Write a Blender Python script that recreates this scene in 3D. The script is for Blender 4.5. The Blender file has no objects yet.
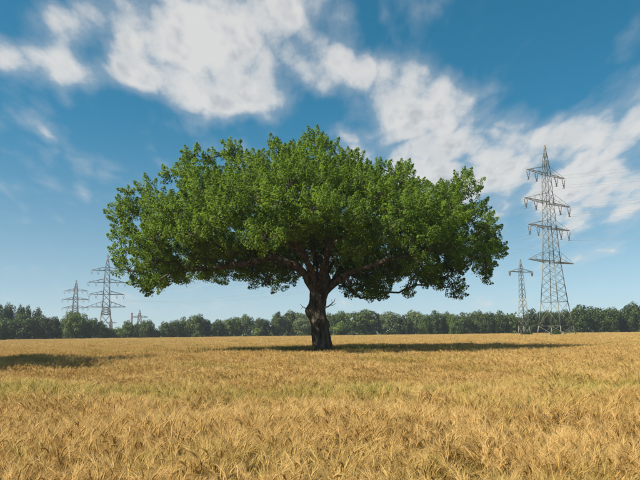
import bpy, math, random
import numpy as np
from mathutils import Matrix, Vector

S = bpy.context.scene
COL = S.collection
R = math.radians

# ------------------------------------------------------------------ camera
CAM_H = 1.9
PITCH = math.atan(93 / 640)
ROLL = -0.0112
cam_data = bpy.data.cameras.new('camera')
cam_data.sensor_width = 36.0
cam_data.lens = 36.0
cam_data.clip_start = 0.05
cam_data.clip_end = 20000
cam = bpy.data.objects.new('camera', cam_data)
COL.objects.link(cam)
CAM_M = Matrix.Translation((0, 0, CAM_H)) @ Matrix.Rotation(R(90) + PITCH, 4, 'X') @ Matrix.Rotation(ROLL, 4, 'Z')
cam.matrix_world = CAM_M
S.camera = cam


def ray(px, py):
    d = CAM_M.to_3x3() @ Vector(((px - 320) / 640, (240 - py) / 640, -1.0))
    return d.normalized()


def at(px, py, depth):
    """world point seen at that place of the view, at a ground distance `depth`"""
    d = ray(px, py)
    return Vector((0, 0, CAM_H)) + d * (depth / d.y)


# ------------------------------------------------------------------ sun and sky
SUN_EL = R(44)
SUN_DIR = Vector((-0.88 * math.cos(SUN_EL), -0.475 * math.cos(SUN_EL), math.sin(SUN_EL))).normalized()   # towards the sun
sun_data = bpy.data.lights.new('sun', 'SUN')
sun_data.energy = 5.0
sun_data.angle = R(0.53)
sun_data.color = (1.0, 0.93, 0.80)
sun = bpy.data.objects.new('sun', sun_data)
COL.objects.link(sun)
sun.location = (-60, -40, 90)
sun.rotation_euler = SUN_DIR.to_track_quat('Z', 'Y').to_euler()

S.view_settings.view_transform = 'Standard'
S.view_settings.look = 'None'
S.view_settings.gamma = 1
S.view_settings.use_curve_mapping = False
S.view_settings.exposure = 0.82
try:
    S.cycles.max_bounces = 5
    S.cycles.diffuse_bounces = 3
    S.cycles.transmission_bounces = 4
    S.cycles.volume_bounces = 0
    S.cycles.caustics_reflective = False
    S.cycles.caustics_refractive = False
except Exception:
    pass

world = bpy.data.worlds.new('World')
S.world = world
world.use_nodes = True
world.cycles.sampling_method = 'MANUAL'
world.cycles.sample_map_resolution = 256


class NT:
    """small helper round a node tree"""

    def __init__(self, tree):
        self.t = tree
        tree.nodes.clear()

    def n(self, kind, **kw):
        o = self.t.nodes.new(kind)
        for k, v in kw.items():
            setattr(o, k, v)
        return o

    def set(self, sock, v):
        if isinstance(v, bpy.types.NodeSocket):
            self.t.links.new(v, sock)
        else:
            sock.default_value = v

    def math(self, op, a, b=0.0, c=None, clamp=False):
        o = self.n('ShaderNodeMath', operation=op, use_clamp=clamp)
        self.set(o.inputs[0], a)
        self.set(o.inputs[1], b)
        if c is not None:
            self.set(o.inputs[2], c)
        return o.outputs[0]

    def vec(self, op, a, b=(0, 0, 0)):
        o = self.n('ShaderNodeVectorMath', operation=op)
        self.set(o.inputs[0], a)
        self.set(o.inputs[1], b)
        return o.outputs['Value'] if op in ('LENGTH', 'DOT_PRODUCT', 'DISTANCE') else o.outputs[0]

    def noise(self, v, scale, detail=4, rough=0.55, dist=0.0, lac=2.0):
        o = self.n('ShaderNodeTexNoise')
        if v is not None:
            self.set(o.inputs['Vector'], v)
        o.inputs['Scale'].default_value = scale
        o.inputs['Detail'].default_value = detail
        o.inputs['Roughness'].default_value = rough
        o.inputs['Lacunarity'].default_value = lac
        o.inputs['Distortion'].default_value = dist
        return o.outputs[0]

    def smooth(self, v, lo, hi, a=0.0, b=1.0):
        o = self.n('ShaderNodeMapRange', interpolation_type='SMOOTHSTEP')
        self.set(o.inputs['Value'], v)
        o.inputs['From Min'].default_value = lo
        o.inputs['From Max'].default_value = hi
        o.inputs['To Min'].default_value = a
        o.inputs['To Max'].default_value = b
        return o.outputs[0]

    def mix(self, f, a, b, blend='MIX'):
        o = self.n('ShaderNodeMix', data_type='RGBA', blend_type=blend)
        self.set(o.inputs[0], f)
        self.set(o.inputs[6], a)
        self.set(o.inputs[7], b)
        return o.outputs[2]


def build_sky():
    w = NT(world.node_tree)
    out = w.n('ShaderNodeOutputWorld')
    bg = w.n('ShaderNodeBackground')
    bg.inputs['Strength'].default_value = 0.075
    sky = w.n('ShaderNodeTexSky', sky_type='NISHITA')
    sky.sun_disc = False
    sky.sun_elevation = SUN_EL
    sky.sun_rotation = math.atan2(SUN_DIR.x, SUN_DIR.y)
    sky.altitude = 50
    sky.air_density = 1.0
    sky.dust_density = 0.35
    sky.ozone_density = 3.0
    geo = w.n('ShaderNodeTexCoord')
    d = geo.outputs['Generated']
    # look the sky up a little above the true horizon: the hazy summer air has no yellow rim
    lift = w.vec('ADD', w.vec('MULTIPLY', d, (1, 1, 1.25)), (0, 0, 0.06))
    w.set(sky.inputs['Vector'], w.vec('NORMALIZE', lift))
    hsv = w.n('ShaderNodeHueSaturation')
    sepz = w.n('ShaderNodeSeparateXYZ')
    w.set(sepz.inputs[0], d)
    w.set(hsv.inputs['Saturation'], w.smooth(sepz.outputs[2], -0.02, 0.34, 0.82, 1.36))
    hsv.inputs['Hue'].default_value = 0.472
    hsv.inputs['Value'].default_value = 0.90
    w.set(hsv.inputs['Color'], sky.outputs[0])
    # cloud layer: directions projected on a flat layer high above the field
    sep = w.n('ShaderNodeSeparateXYZ')
    w.set(sep.inputs[0], d)
    zz = w.math('ADD', w.math('MAXIMUM', sep.outputs[2], 0.0), 0.22)
    inv = w.math('DIVIDE', 1.0, zz)
    comb = w.n('ShaderNodeCombineXYZ')
    w.set(comb.inputs[0], w.math('MULTIPLY', sep.outputs[0], inv))
    w.set(comb.inputs[1], w.math('MULTIPLY', w.math('MULTIPLY', sep.outputs[1], inv), 0.5))
    comb.inputs[2].default_value = 0.37
    p = comb.outputs[0]
    def puffs(q, scale):
        o = w.n('ShaderNodeTexVoronoi', feature='F1')
        w.set(o.inputs['Vector'], q)
        o.inputs['Scale'].default_value = scale
        return o.outputs['Distance']

    def fbm(q):
        big = w.noise(q, 2.6, 6, 0.56, 0.2)
        fine = w.noise(q, 9.0, 6, 0.62, 0.1)
        # rounded heads: bent a little so that no cell shows
        bent = w.vec('ADD', q, w.vec('MULTIPLY', w.vec('SUBTRACT', wob, (.5, .5, .5)), (.16, .16, 0)))
        pf = w.math('ADD', w.math('MULTIPLY', puffs(bent, 6.5), -0.30), w.math('MULTIPLY', puffs(bent, 15.0), -0.20))
        return w.math('ADD', w.math('ADD', w.math('MULTIPLY', big, 0.85), w.math('MULTIPLY_ADD', fine, 0.42, 0.06)), pf)

    wn = w.n('ShaderNodeTexNoise')
    w.set(wn.inputs['Vector'], p)
    wn.inputs['Scale'].default_value = 7.0
    wn.inputs['Detail'].default_value = 4
    wob = wn.outputs['Color']
    n1 = fbm(p)
    # the same noise a little nearer to the sun: tells which side of a puff is lit
    g1 = w.noise(p, 5.0, 4, 0.6)
    g2 = w.noise(w.vec('ADD', p, (SUN_DIR.x * 0.05, SUN_DIR.y * 0.025, 0.0)), 5.0, 4, 0.6)
    nw = w.noise(p, 1.1, 3, 0.5)
    # banks of cloud: (centre x, centre y, half width, half height, amount)
    banks = [
        (62, 24, 34, 24, .31), (128, 32, 46, 46, .31), (200, 48, 74, 52, .31), (256, 74, 60, 46, .31), (215, 90, 60, 30, .10),
        (232, 106, 70, 18, .16), (150, 90, 80, 18, .12), (30, 66, 90, 26, .23), (110, 74, 90, 16, .15),
        (336, 68, 52, 32, .25), (396, 84, 64, 38, .24), (452, 108, 80, 40, .22), (520, 132, 90, 30, .10),
        (300, 4, 80, 30, .15), (570, 152, 140, 50, .17), (470, 150, 120, 50, .17), (520, 192, 150, 44, .17), (380, 160, 80, 46, .19),
        (632, 84, 50, 24, .13), (610, 40, 56, 30, .03), (575, 12, 80, 20, .03), (35, 128, 60, 14, .12), (80, 110, 60, 12, .08), (600, 208, 90, 22, .17),
        (480, 30, 110, 44, -.10), (560, 90, 70, 30, -.05),
        (-80, 60, 90, 60, .22), (-190, -60, 130, 70, .25), (720, 130, 110, 60, .20), (850, 20, 150, 80, .22), (260, -150, 160, 60, .2),
    ]
    acc = None
    for (cx, cy, hw, hh, a) in banks:
        c = ray(cx, cy)
        v = w.vec('SUBTRACT', d, tuple(c))
        v = w.vec('MULTIPLY', v, (640 / hw, 640 / hw * 0.7, 640 / hh))
        g = w.smooth(w.vec('LENGTH', v), 0.15, 1.25, a, 0.0)
        acc = g if acc is None else w.math('ADD', acc, g)
    acc = w.math('MINIMUM', acc, 0.40)
    # behind and overhead, where no bank is placed, broken cloud of the same kind goes on
    away = w.smooth(sep.outputs[1], 0.0, 0.72, 0.17, 0.0)
    acc = w.math('ADD', acc, away)
    dens = w.math('ADD', n1, acc)
    dens = w.math('ADD', dens, w.math('MULTIPLY', w.math('SUBTRACT', nw, 0.5), 0.12))
    cover = w.smooth(dens, 0.58, 0.86)
    veil = w.smooth(dens, 0.44, 0.84, 0.0, 0.42)
    cover = w.math('MAXIMUM', cover, veil)
    cover = w.math('MULTIPLY', cover, 0.84)
    lit = w.smooth(w.math('SUBTRACT', g1, g2), -0.10, 0.07)
    thick = w.smooth(dens, 0.74, 1.0)
    shade = w.math('MULTIPLY', thick, w.math('SUBTRACT', 1.0, lit), clamp=True)
    ccol = w.mix(shade, (6.2, 6.0, 5.75, 1), (4.0, 4.1, 4.25, 1))
    col = w.mix(cover, hsv.outputs[0], ccol)
    w.set(bg.inputs['Color'], col)
    w.t.links.new(bg.outputs[0], out.inputs[0])


build_sky()

# ------------------------------------------------------------------ helpers
rng = np.random.default_rng(11)
random.seed(4)


def mesh_from(name, verts, faces, mats, smooth=False, mat_index=None):
    """verts (n,3) array, faces (m,k) array or list of arrays with differing k"""
    me = bpy.data.meshes.new(name)
    verts = np.asarray(verts, dtype=np.float32)
    if not isinstance(faces, list):
        faces = [faces]
    faces = [np.asarray(f, dtype=np.int32) for f in faces if len(f)]
    loops = np.concatenate([f.ravel() for f in faces])
    sizes = np.concatenate([np.full(len(f), f.shape[1], dtype=np.int32) for f in faces])
    starts = np.zeros(len(sizes), dtype=np.int32)
    starts[1:] = np.cumsum(sizes)[:-1]
    me.vertices.add(len(verts))
    me.vertices.foreach_set('co', verts.ravel())
    me.loops.add(len(loops))
    me.loops.foreach_set('vertex_index', loops)
    me.polygons.add(len(sizes))
    me.polygons.foreach_set('loop_start', starts)
    try:
        me.polygons.foreach_set('loop_total', sizes)
    except Exception:
        pass
    for m in (mats if isinstance(mats, (list, tuple)) else [mats]):
        me.materials.append(m)
    if mat_index is not None:
        me.polygons.foreach_set('material_index', np.asarray(mat_index, dtype=np.int32))
    if smooth:
        me.polygons.foreach_set('use_smooth', np.ones(len(sizes), dtype=bool))
    me.update(calc_edges=True)
    me.validate()
    return me


def link(name, data, parent=None, kind=None):
    o = bpy.data.objects.new(name, data)
    COL.objects.link(o)
    if parent:
        o.parent = parent
    if kind:
        o['kind'] = kind
    return o


def tag(o, label, cat, group=None, kind=None):
    o['label'] = label
    o['category'] = cat
    if group:
        o['group'] = group
    if kind:
        o['kind'] = kind
    return o


class MB:
    """collects vertices and faces of one mesh"""

    def __init__(self):
        self.v, self.q, self.t, self.qm, self.tm, self.n = [], [], [], [], [], 0

    def add(self, verts, quads=(), tris=(), m=0):
        verts = np.asarray(verts, dtype=np.float32).reshape(-1, 3)
        if len(quads):
            q = np.asarray(quads, dtype=np.int32) + self.n
            self.q.append(q)
            self.qm.append(np.full(len(q), m))
        if len(tris):
            t = np.asarray(tris, dtype=np.int32) + self.n
            self.t.append(t)
            self.tm.append(np.full(len(t), m))
        self.v.append(verts)
        self.n += len(verts)

    def tube(self, pts, rad, sides=6, m=0, cap=True):
        pts = np.asarray(pts, dtype=np.float64)
        k = len(pts)
        rad = np.broadcast_to(np.asarray(rad, dtype=np.float64), (k,))
        tan = np.gradient(pts, axis=0)
        tan /= np.linalg.norm(tan, axis=1)[:, None] + 1e-9
        ref = np.array([0.0, 0.0, 1.0]) if abs(tan[0][2]) < 0.9 else np.array([1.0, 0.0, 0.0])
        a = np.arange(sides) * 2 * math.pi / sides
        V = np.zeros((k, sides, 3))
        u = np.cross(tan[0], ref)
        for i in range(k):
            u = u - tan[i] * np.dot(u, tan[i])
            nu = np.linalg.norm(u)
            if nu < 1e-6:
                u = np.cross(tan[i], [0.31, 0.7, 0.2])
                nu = np.linalg.norm(u)
            u = u / nu
            w = np.cross(tan[i], u)
            V[i] = pts[i] + rad[i] * (np.cos(a)[:, None] * u + np.sin(a)[:, None] * w)
        i = np.arange(k - 1)[:, None]
        j = np.arange(sides)[None, :]
        j2 = (j + 1) % sides
        q = np.stack([i * sides + j, i * sides + j2, (i + 1) * sides + j2, (i + 1) * sides + j], axis=-1).reshape(-1, 4)
        verts = V.reshape(-1, 3)
        tris = []
        if cap:
            verts = np.vstack([verts, pts[0], pts[-1]])
            c0, c1 = k * sides, k * sides + 1
            for s in range(sides):
                s2 = (s + 1) % sides
                tris.append((c0, s2, s))
                tris.append((c1, (k - 1) * sides + s, (k - 1) * sides + s2))
        self.add(verts, q, tris, m)

    def bar(self, a, b, w=0.1, m=0):
        self.tube([a, b], w * 0.707, 4, m)

    def mesh(self, name, mats, smooth=False):
        faces, mi = [], []
        if self.q:
            faces.append(np.vstack(self.q))
            mi.append(np.concatenate(self.qm))
        if self.t:
            faces.append(np.vstack(self.t))
            mi.append(np.concatenate(self.tm))
        return mesh_from(name, np.vstack(self.v), faces, mats, smooth, np.concatenate(mi))


def unit(v):
    return v / (np.linalg.norm(v, axis=-1, keepdims=True) + 1e-9)


def leaf_quads(pos, nrm, size, aspect=0.62, fold=0.18, droop=None):
    """folded diamond leaves: 4 vertices, 2 triangles each"""
    n = len(pos)
    t = unit(np.cross(nrm, rng.normal(size=(n, 3))))
    if droop is not None:
        t = unit(t + droop)
    b = np.cross(nrm, t)
    size = np.broadcast_to(np.asarray(size), (n,))[:, None]
    tip = pos + t * size * 0.55
    base = pos - t * size * 0.45
    l = pos + b * size * aspect * 0.5 + nrm * size * fold
    r = pos - b * size * aspect * 0.5 + nrm * size * fold
    v = np.stack([base, r, tip, l], axis=1).reshape(-1, 3)
    k = np.arange(n)[:, None] * 4
    tri = np.concatenate([k + np.array([0, 1, 2]), k + np.array([0, 2, 3])], axis=1).reshape(-1, 3)
    return v, tri


# ------------------------------------------------------------------ materials
def new_mat(name):
    m = bpy.data.materials.new(name)
    m.use_nodes = True
    return m, NT(m.node_tree)


def mat_leaf(name, c_dark, c_light, trans, tmix=0.35, scale=0.35, rough=0.55, objrand=0.0, spec=0.3):
    m, t = new_mat(name)
    out = t.n('ShaderNodeOutputMaterial')
    geo = t.n('ShaderNodeNewGeometry')
    f = t.noise(geo.outputs['Position'], scale, 3, 0.6)
    f = t.smooth(f, 0.35, 0.65)
    isl = t.math('MULTIPLY', geo.outputs['Random Per Island'], 0.65)
    f = t.math('MULTIPLY_ADD', f, 0.55, t.math('SUBTRACT', isl, 0.08), clamp=True)
    col = t.mix(f, c_dark + (1,), c_light + (1,))
    tc = t.mix(f, tuple(x * 0.7 for x in trans) + (1,), trans + (1,))
    if objrand:
        oi = t.n('ShaderNodeObjectInfo')
        h = t.n('ShaderNodeHueSaturation')
        t.set(h.inputs['Value'], t.math('MULTIPLY_ADD', oi.outputs['Random'], objrand, 1 - objrand / 2))
        t.set(h.inputs['Color'], col)
        col = h.outputs[0]
    b = t.n('ShaderNodeBsdfPrincipled')
    t.set(b.inputs['Base Color'], col)
    b.inputs['Roughness'].default_value = rough
    b.inputs['Specular IOR Level'].default_value = spec
    tr = t.n('ShaderNodeBsdfTranslucent')
    t.set(tr.inputs['Color'], tc)
    mx = t.n('ShaderNodeMixShader')
    mx.inputs[0].default_value = tmix
    t.t.links.new(b.outputs[0], mx.inputs[1])
    t.t.links.new(tr.outputs[0], mx.inputs[2])
    t.t.links.new(mx.outputs[0], out.inputs[0])
    return m


def mat_plain(name, c1, c2, scale=6.0, rough=0.85, bump=0.0, bscale=12.0, metallic=0.0, stretch=(1, 1, 1)):
    m, t = new_mat(name)
    out = t.n('ShaderNodeOutputMaterial')
    tc = t.n('ShaderNodeTexCoord')
    p = t.vec('MULTIPLY', tc.outputs['Object'], stretch)
    f = t.smooth(t.noise(p, scale, 6, 0.6), 0.3, 0.7)
    b = t.n('ShaderNodeBsdfPrincipled')
    t.set(b.inputs['Base Color'], t.mix(f, c1 + (1,), c2 + (1,)))
    b.inputs['Roughness'].default_value = rough
    b.inputs['Metallic'].default_value = metallic
    b.inputs['Specular IOR Level'].default_value = 0.25
    if bump:
        bp = t.n('ShaderNodeBump')
        bp.inputs['Strength'].default_value = 1.0
        bp.inputs['Distance'].default_value = bump
        t.set(bp.inputs['Height'], t.noise(p, bscale, 8, 0.65))
        t.t.links.new(bp.outputs[0], b.inputs['Normal'])
    t.t.links.new(b.outputs[0], out.inputs[0])
    return m


def mat_barley(name, dry, dry2, green, tmix, greenamt):
    """ripe straw colour, with greener drifts where the crop ripens late"""
    m, t = new_mat(name)
    out = t.n('ShaderNodeOutputMaterial')
    geo = t.n('ShaderNodeNewGeometry')
    pos = geo.outputs['Position']
    flat = t.vec('MULTIPLY', pos, (0.35, 1.0, 0.0))
    g = t.smooth(t.noise(flat, 0.33, 5, 0.62), 0.50, 0.72)
    g2 = t.smooth(t.noise(t.vec('MULTIPLY', pos, (1, 1, 0)), 2.6, 3, 0.6), 0.56, 0.72)
    # a late-ripening strip crosses the field in front of the tree
    sp = t.n('ShaderNodeSeparateXYZ')
    t.set(sp.inputs[0], pos)
    wob = t.math('MULTIPLY_ADD', t.noise(flat, 0.5, 3, 0.5), 3.0, sp.outputs[1])
    strip = t.math('MULTIPLY', t.smooth(wob, 11.2, 12.4), t.smooth(wob, 15.0, 13.0))
    gg = t.math('MAXIMUM', g, t.math('MULTIPLY', g2, 0.8))
    gg = t.math('MAXIMUM', gg, t.math('MULTIPLY', strip, t.smooth(t.noise(flat, 1.4, 3, .6), .33, .6)))
    gg = t.math('MULTIPLY', gg, greenamt)
    if name == 'barley_stem':          # the lower straw is still green
        gg = t.math('MAXIMUM', gg, t.smooth(sp.outputs[2], 0.72, 0.25, 0.0, 0.7))
    isl = geo.outputs['Random Per Island']
    oi = t.n('ShaderNodeObjectInfo')
    tone = t.smooth(t.noise(t.vec('MULTIPLY', pos, (0.5, 1, 0)), 0.8, 4, 0.6), 0.3, 0.7)
    f = t.math('MULTIPLY_ADD', isl, 0.5, t.math('MULTIPLY', tone, 0.5))
    c = t.mix(f, dry + (1,), dry2 + (1,))
    c = t.mix(gg, c, green + (1,))
    b = t.n('ShaderNodeBsdfPrincipled')
    t.set(b.inputs['Base Color'], c)
    b.inputs['Roughness'].default_value = 0.6
    b.inputs['Specular IOR Level'].default_value = 0.2
    tr = t.n('ShaderNodeBsdfTranslucent')
    t.set(tr.inputs['Color'], c)
    mx = t.n('ShaderNodeMixShader')
    mx.inputs[0].default_value = tmix
    t.t.links.new(b.outputs[0], mx.inputs[1])
    t.t.links.new(tr.outputs[0], mx.inputs[2])
    t.t.links.new(mx.outputs[0], out.inputs[0])
    return m


M_OAK = mat_leaf('oak_leaf', (0.024, 0.062, 0.010), (0.142, 0.222, 0.028), (0.32, 0.46, 0.03), 0.42, 0.45, spec=.2)
M_BARK = mat_plain('oak_bark', (0.030, 0.025, 0.019), (0.165, 0.138, 0.100), 5.0, 0.95, 0.09, 8.0, stretch=(1, 1, .25))
M_FAR = {
    'dark': mat_leaf('leaf_dark', (0.022, 0.044, 0.007), (0.066, 0.098, 0.016), (0.06, 0.10, 0.015), 0.25, 0.25, objrand=.5),
    'mid': mat_leaf('leaf_mid', (0.040, 0.070, 0.010), (0.105, 0.148, 0.024), (0.09, 0.14, 0.02), 0.25, 0.25, objrand=.4),
    'pale': mat_leaf('leaf_pale', (0.075, 0.110, 0.036), (0.165, 0.205, 0.080), (0.12, 0.16, 0.05), 0.25, 0.25, objrand=.3),
    'lime': mat_leaf('leaf_lime', (0.060, 0.10, 0.014), (0.14, 0.19, 0.026), (0.15, 0.22, 0.02), 0.3, 0.25, objrand=.2),
}
M_TRUNK = mat_plain('bark_far', (0.05, 0.04, 0.03), (0.11, 0.09, 0.07), 3.0, 0.9)
M_STEEL = mat_plain('galvanised_steel', (0.135, 0.135, 0.105), (0.215, 0.21, 0.165), 0.4, 0.6, metallic=0.15)
M_STEEL2 = mat_plain('galvanised_steel_aged', (0.10, 0.098, 0.088), (0.16, 0.155, 0.14), 0.4, 0.6, metallic=0.15)
M_GLASS = mat_plain('insulator_porcelain', (0.16, 0.13, 0.10), (0.24, 0.20, 0.16), 2.0, 0.3)
M_CABLE = mat_plain('cable_aluminium', (0.22, 0.23, 0.24), (0.30, 0.31, 0.32), 1.0, 0.5, metallic=0.3)
M_BRICK = mat_plain('chimney_brick', (0.20, 0.075, 0.055), (0.30, 0.12, 0.09), 2.0, 0.9)
M_SOIL = mat_plain('field_soil', (0.16, 0.115, 0.060), (0.26, 0.19, 0.10), 2.5, 0.95, 0.03, 8.0)
M_GRASS = mat_leaf('meadow_grass', (0.07, 0.085, 0.022), (0.19, 0.20, 0.065), (0.16, 0.18, 0.04), 0.3, 0.6)
M_EAR = mat_barley('barley_ear', (0.35, 0.200, 0.050), (0.50, 0.315, 0.10), (0.24, 0.25, 0.04), 0.15, 0.62)
M_AWN = mat_barley('barley_awn', (0.50, 0.310, 0.092), (0.74, 0.52, 0.22), (0.36, 0.36, 0.07), 0.30, 0.62)
M_STEM = mat_barley('barley_stem', (0.24, 0.135, 0.030), (0.40, 0.25, 0.065), (0.14, 0.17, 0.022), 0.20, 0.9)

# ------------------------------------------------------------------ ground
GR = 1500
TREE_Y = 37.0
T0 = at(322.5, 352, TREE_Y)
OAK = np.array([T0.x, TREE_Y, 0.0])


def ground():
    xs = np.concatenate([-np.geomspace(GR, 4, 26), [0], np.geomspace(4, GR, 26)])
    gx, gy = np.meshgrid(xs, xs, indexing='ij')
    gz = 0.0 * gx
    n = len(xs)
    v = np.stack([gx, gy, gz], -1).reshape(-1, 3)
    i, j = np.meshgrid(np.arange(n - 1), np.arange(n - 1), indexing='ij')
    q = np.stack([i * n + j, (i + 1) * n + j, (i + 1) * n + j + 1, i * n + j + 1], -1).reshape(-1, 4)
    o = link('ground', mesh_from('ground', v, q, M_SOIL), kind='structure')
    return o


ground()


# ------------------------------------------------------------------ oak
def build_oak():
    root = link('oak_tree', None)
    root.location = OAK
    tag(root, 'huge broad-crowned oak standing alone in the middle of the barley field', 'tree')
    D = TREE_Y

    def P(px, py, dy=0.0):
        """outline place -> local point of the tree in its own middle plane"""
        p = at(px, py, D)
        return np.array([p.x - OAK[0], dy, p.z])

    top_px = [(106, 244), (114, 209), (124, 195), (143, 184), (159, 187), (169, 170), (179, 158), (195, 150), (208, 150), (219, 158),
              (224, 143), (236, 143), (240, 152), (258, 144), (274, 138), (298, 136), (314, 132), (334, 136), (350, 143), (361, 151), (389, 156),
              (413, 159), (427, 167), (433, 178), (444, 176), (460, 171), (470, 179), (476, 198), (484, 210), (494, 222), (505, 238), (510, 250)]
    bot_px = [(106, 246), (118, 262), (128, 276), (139, 294), (155, 297), (179, 292), (199, 288), (219, 282), (234, 290), (266, 287), (286, 284),
              (296, 268), (306, 256), (330, 255), (339, 276), (344, 290), (353, 299), (369, 303), (381, 299), (393, 285), (405, 295), (420, 290), (440, 292), (460, 296), (470, 278),
              (484, 284), (496, 276), (508, 264), (510, 252)]
    fit = lambda a, dy: P(309 + (a[0] - 309) * .972, a[1] + dy)      # leaves room for the tufts beyond the lobes
    tp = np.array([fit(a, 4) for a in top_px])
    bp = np.array([fit(a, 0) for a in bot_px])
    ZM, RY = 6.4, 10.6

    def inside(p):
        s = np.sqrt(np.clip(1 - (p[:, 1] / RY) ** 2, 1e-4, 1))
        near = np.minimum(1.0, (D + p[:, 1]) / D)          # keep the near side inside the same outline
        x = p[:, 0] / s / near
        pz_ = CAM_H + (p[:, 2] - CAM_H) / near
        zt = np.interp(x, tp[:, 0], tp[:, 2], left=-9, right=-9)
        zb = np.interp(x, bp[:, 0], bp[:, 2], left=99, right=99)
        zt = ZM + (zt - ZM) * s ** 0.6
        zb = ZM + (zb - ZM) * s ** 0.4
        return (pz_ < zt) & (p[:, 2] > zb) & (np.abs(p[:, 1]) < RY)

    dirs = unit(rng.normal(size=(40, 3)))

    def allin(p, r):
        ok = np.ones(len(p), bool)
        for dvec in dirs:
            ok &= inside(p + dvec * r)
        return ok

    cand = rng.uniform([-13, -RY, 3.0], [12.5, RY, 14.2], size=(30000, 3))
    cand = cand[inside(cand)]
    lobes, rads = [], []

    def take(points, rad_lo, rad_hi, spacing):
        for p in points:
            if lobes:
                d = np.linalg.norm(np.array(lobes) - p, axis=1)
                if d.min() < spacing:
                    continue
            lobes.append(p)
            rads.append(rng.uniform(rad_lo, rad_hi))

    # lobes that shape the outline: two rows set in from it
    edge, edge2 = [], []
    for arr, sgn in ((tp, -1), (bp, 1)):
        for a, b in zip(arr[:-1], arr[1:]):
            L = np.linalg.norm(b - a)
            m = max(1, int(L / 0.45))
            nrm2 = np.array([b[2] - a[2], 0, -(b[0] - a[0])]) / (L + 1e-6) * -sgn
            nrm2 = unit(nrm2 + np.array([0, 0, sgn * .5]))
            for k in range(m):
                q0 = a + (b - a) * (k + 0.5) / m
                q = q0 + nrm2 * rng.uniform(0.5, 0.9)
                q[1] += rng.normal() * 0.9
                edge.append(q)
                q = q0 + nrm2 * rng.uniform(1.2, 1.9)
                q[1] += rng.normal() * 2.2
                edge2.append(q)
    edge = np.array(edge)
    edge = edge[allin(edge, 0.38)]
    edge2 = np.array(edge2)
    edge2 = edge2[allin(edge2, 0.75)]
    sprigs = [P(229, 147, .3), P(229, 155, .2), P(196, 156, -.4), P(170, 175, .2), P(128, 191, 0), P(145, 189, .3), P(461, 177, 0), P(498, 246, .2),
              P(484, 277, -.2), P(378, 294, -.5), P(366, 298, -.8), P(350, 291, -.6), P(405, 289, .4), P(458, 288, .5), P(148, 289, .2), P(286, 279, -.5),
              P(182, 284, .6), P(265, 280, .8), P(314, 138, 0), P(274, 144, .2), P(210, 158, 0),
              P(490, 234, .4), P(492, 252, -.3), P(485, 265, .5), P(482, 225, -.6), P(477, 209, .3), P(468, 190, -.2), P(488, 246, .9), P(478, 230, -1.2), P(480, 258, -1.0),
              P(120, 237, .3), P(122, 217, -.4), P(126, 205, .6), P(122, 256, .2), P(131, 270, -.3), P(130, 232, -1.0), P(136, 250, 1.0), P(139, 280, .3), P(140, 212, .8)]
    take(sprigs[:21], 0.42, 0.62, 0.3)
    take(sprigs[21:], 0.60, 0.85, 0.3)
    rng.shuffle(edge)
    take(edge, 0.55, 0.80, 0.85)
    rng.shuffle(edge2)
    take(edge2, 0.8, 1.1, 1.05)
    n_edge = len(lobes)
    shell = cand[allin(cand, 0.85)]
    deep = allin(shell, 2.5)
    sh = shell[~deep]
    take(sh, 0.80, 1.25, 1.32)
    n_shell = len(lobes)
    take(shell[deep][:900], 0.9, 1.3, 2.2)
    lobes = np.array(lobes)
    rads = np.array(rads)
    # thin out the underside so that limbs and sky show
    low = (lobes[:, 2] < 5.9) & (np.arange(len(lobes)) >= len(sprigs)) & (np.abs(lobes[:, 0]) < 7.5) & (rng.random(len(lobes)) < .45)
    low |= (lobes[:, 2] < 6.1) & (lobes[:, 0] < -.8) & (lobes[:, 0] > -8.5) & (lobes[:, 1] < 2.5) & (rng.random(len(lobes)) < .6)
    low |= (lobes[:, 2] < 6.9) & (np.abs(lobes[:, 0]) < 4.5) & (lobes[:, 1] < -1.5) & (rng.random(len(lobes)) < .5)
    n_edge -= int(low[:n_edge].sum())
    n_shell -= int(low[:n_shell].sum())
    lobes, rads = lobes[~low], rads[~low]
    print('oak lobes', n_edge, n_shell, len(lobes))

    # ---------------- limbs
    limb_paths = [
        [P(316, 296, -.1), P(309, 282, -.4), P(297, 268, -.8), P(275, 260, -1.0), P(236, 266, -.8), P(192, 269, -.6), P(155, 262, -.3)],
        [P(315, 292, .2), P(305, 274, .9), P(286, 258, 1.8), P(250, 243, 3.0), P(210, 230, 4.2)],
        [P(317, 290, 0), P(311, 270, -.9), P(300, 250, -1.8), P(278, 225, -3.0), P(250, 195, -3.4)],
        [P(319, 292, 0), P(316, 265, .3), P(312, 235, .5), P(305, 200, .8), P(300, 165, 1)],
        [P(322, 292, 0), P(325, 265, -.4), P(332, 235, -1.0), P(342, 200, -1.4), P(350, 172, -1.6)],
        [P(325, 293, -.1), P(334, 284, -.5), P(345, 277, -1.1), P(362, 271, -1.6), P(395, 262, -2.2), P(440, 255, -2.2)],
        [P(325, 292, .2), P(335, 274, .9), P(350, 256, 1.6), P(385, 236, 2.3), P(425, 218, 2.4), P(465, 215, 2.2)],
        [P(323, 290, .3), P(331, 264, 1.6), P(345, 240, 3.2), P(365, 215, 5), P(380, 190, 5.6)],
        [P(321, 292, -.3), P(322, 272, -1.7), P(330, 256, -3.6), P(345, 243, -5.6), P(355, 236, -7.6)],
        [P(319, 292, -.3), P(312, 272, -1.6), P(296, 257, -3.4), P(272, 245, -5.4), P(250, 238, -7.2)],
        [P(321, 291, .3), P(322, 270, 2.0), P(320, 250, 4.2), P(312, 235, 6.6), P(300, 228, 8.2)],
        [P(324, 292, .2), P(338, 272, 1.9), P(362, 257, 3.8), P(395, 250, 5.4), P(425, 248, 6.4)],
        [P(317, 292, .2), P(300, 270, 1.9), P(270, 256, 3.8), P(235, 252, 5.6), P(200, 252, 6.0)],
    ]

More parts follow.
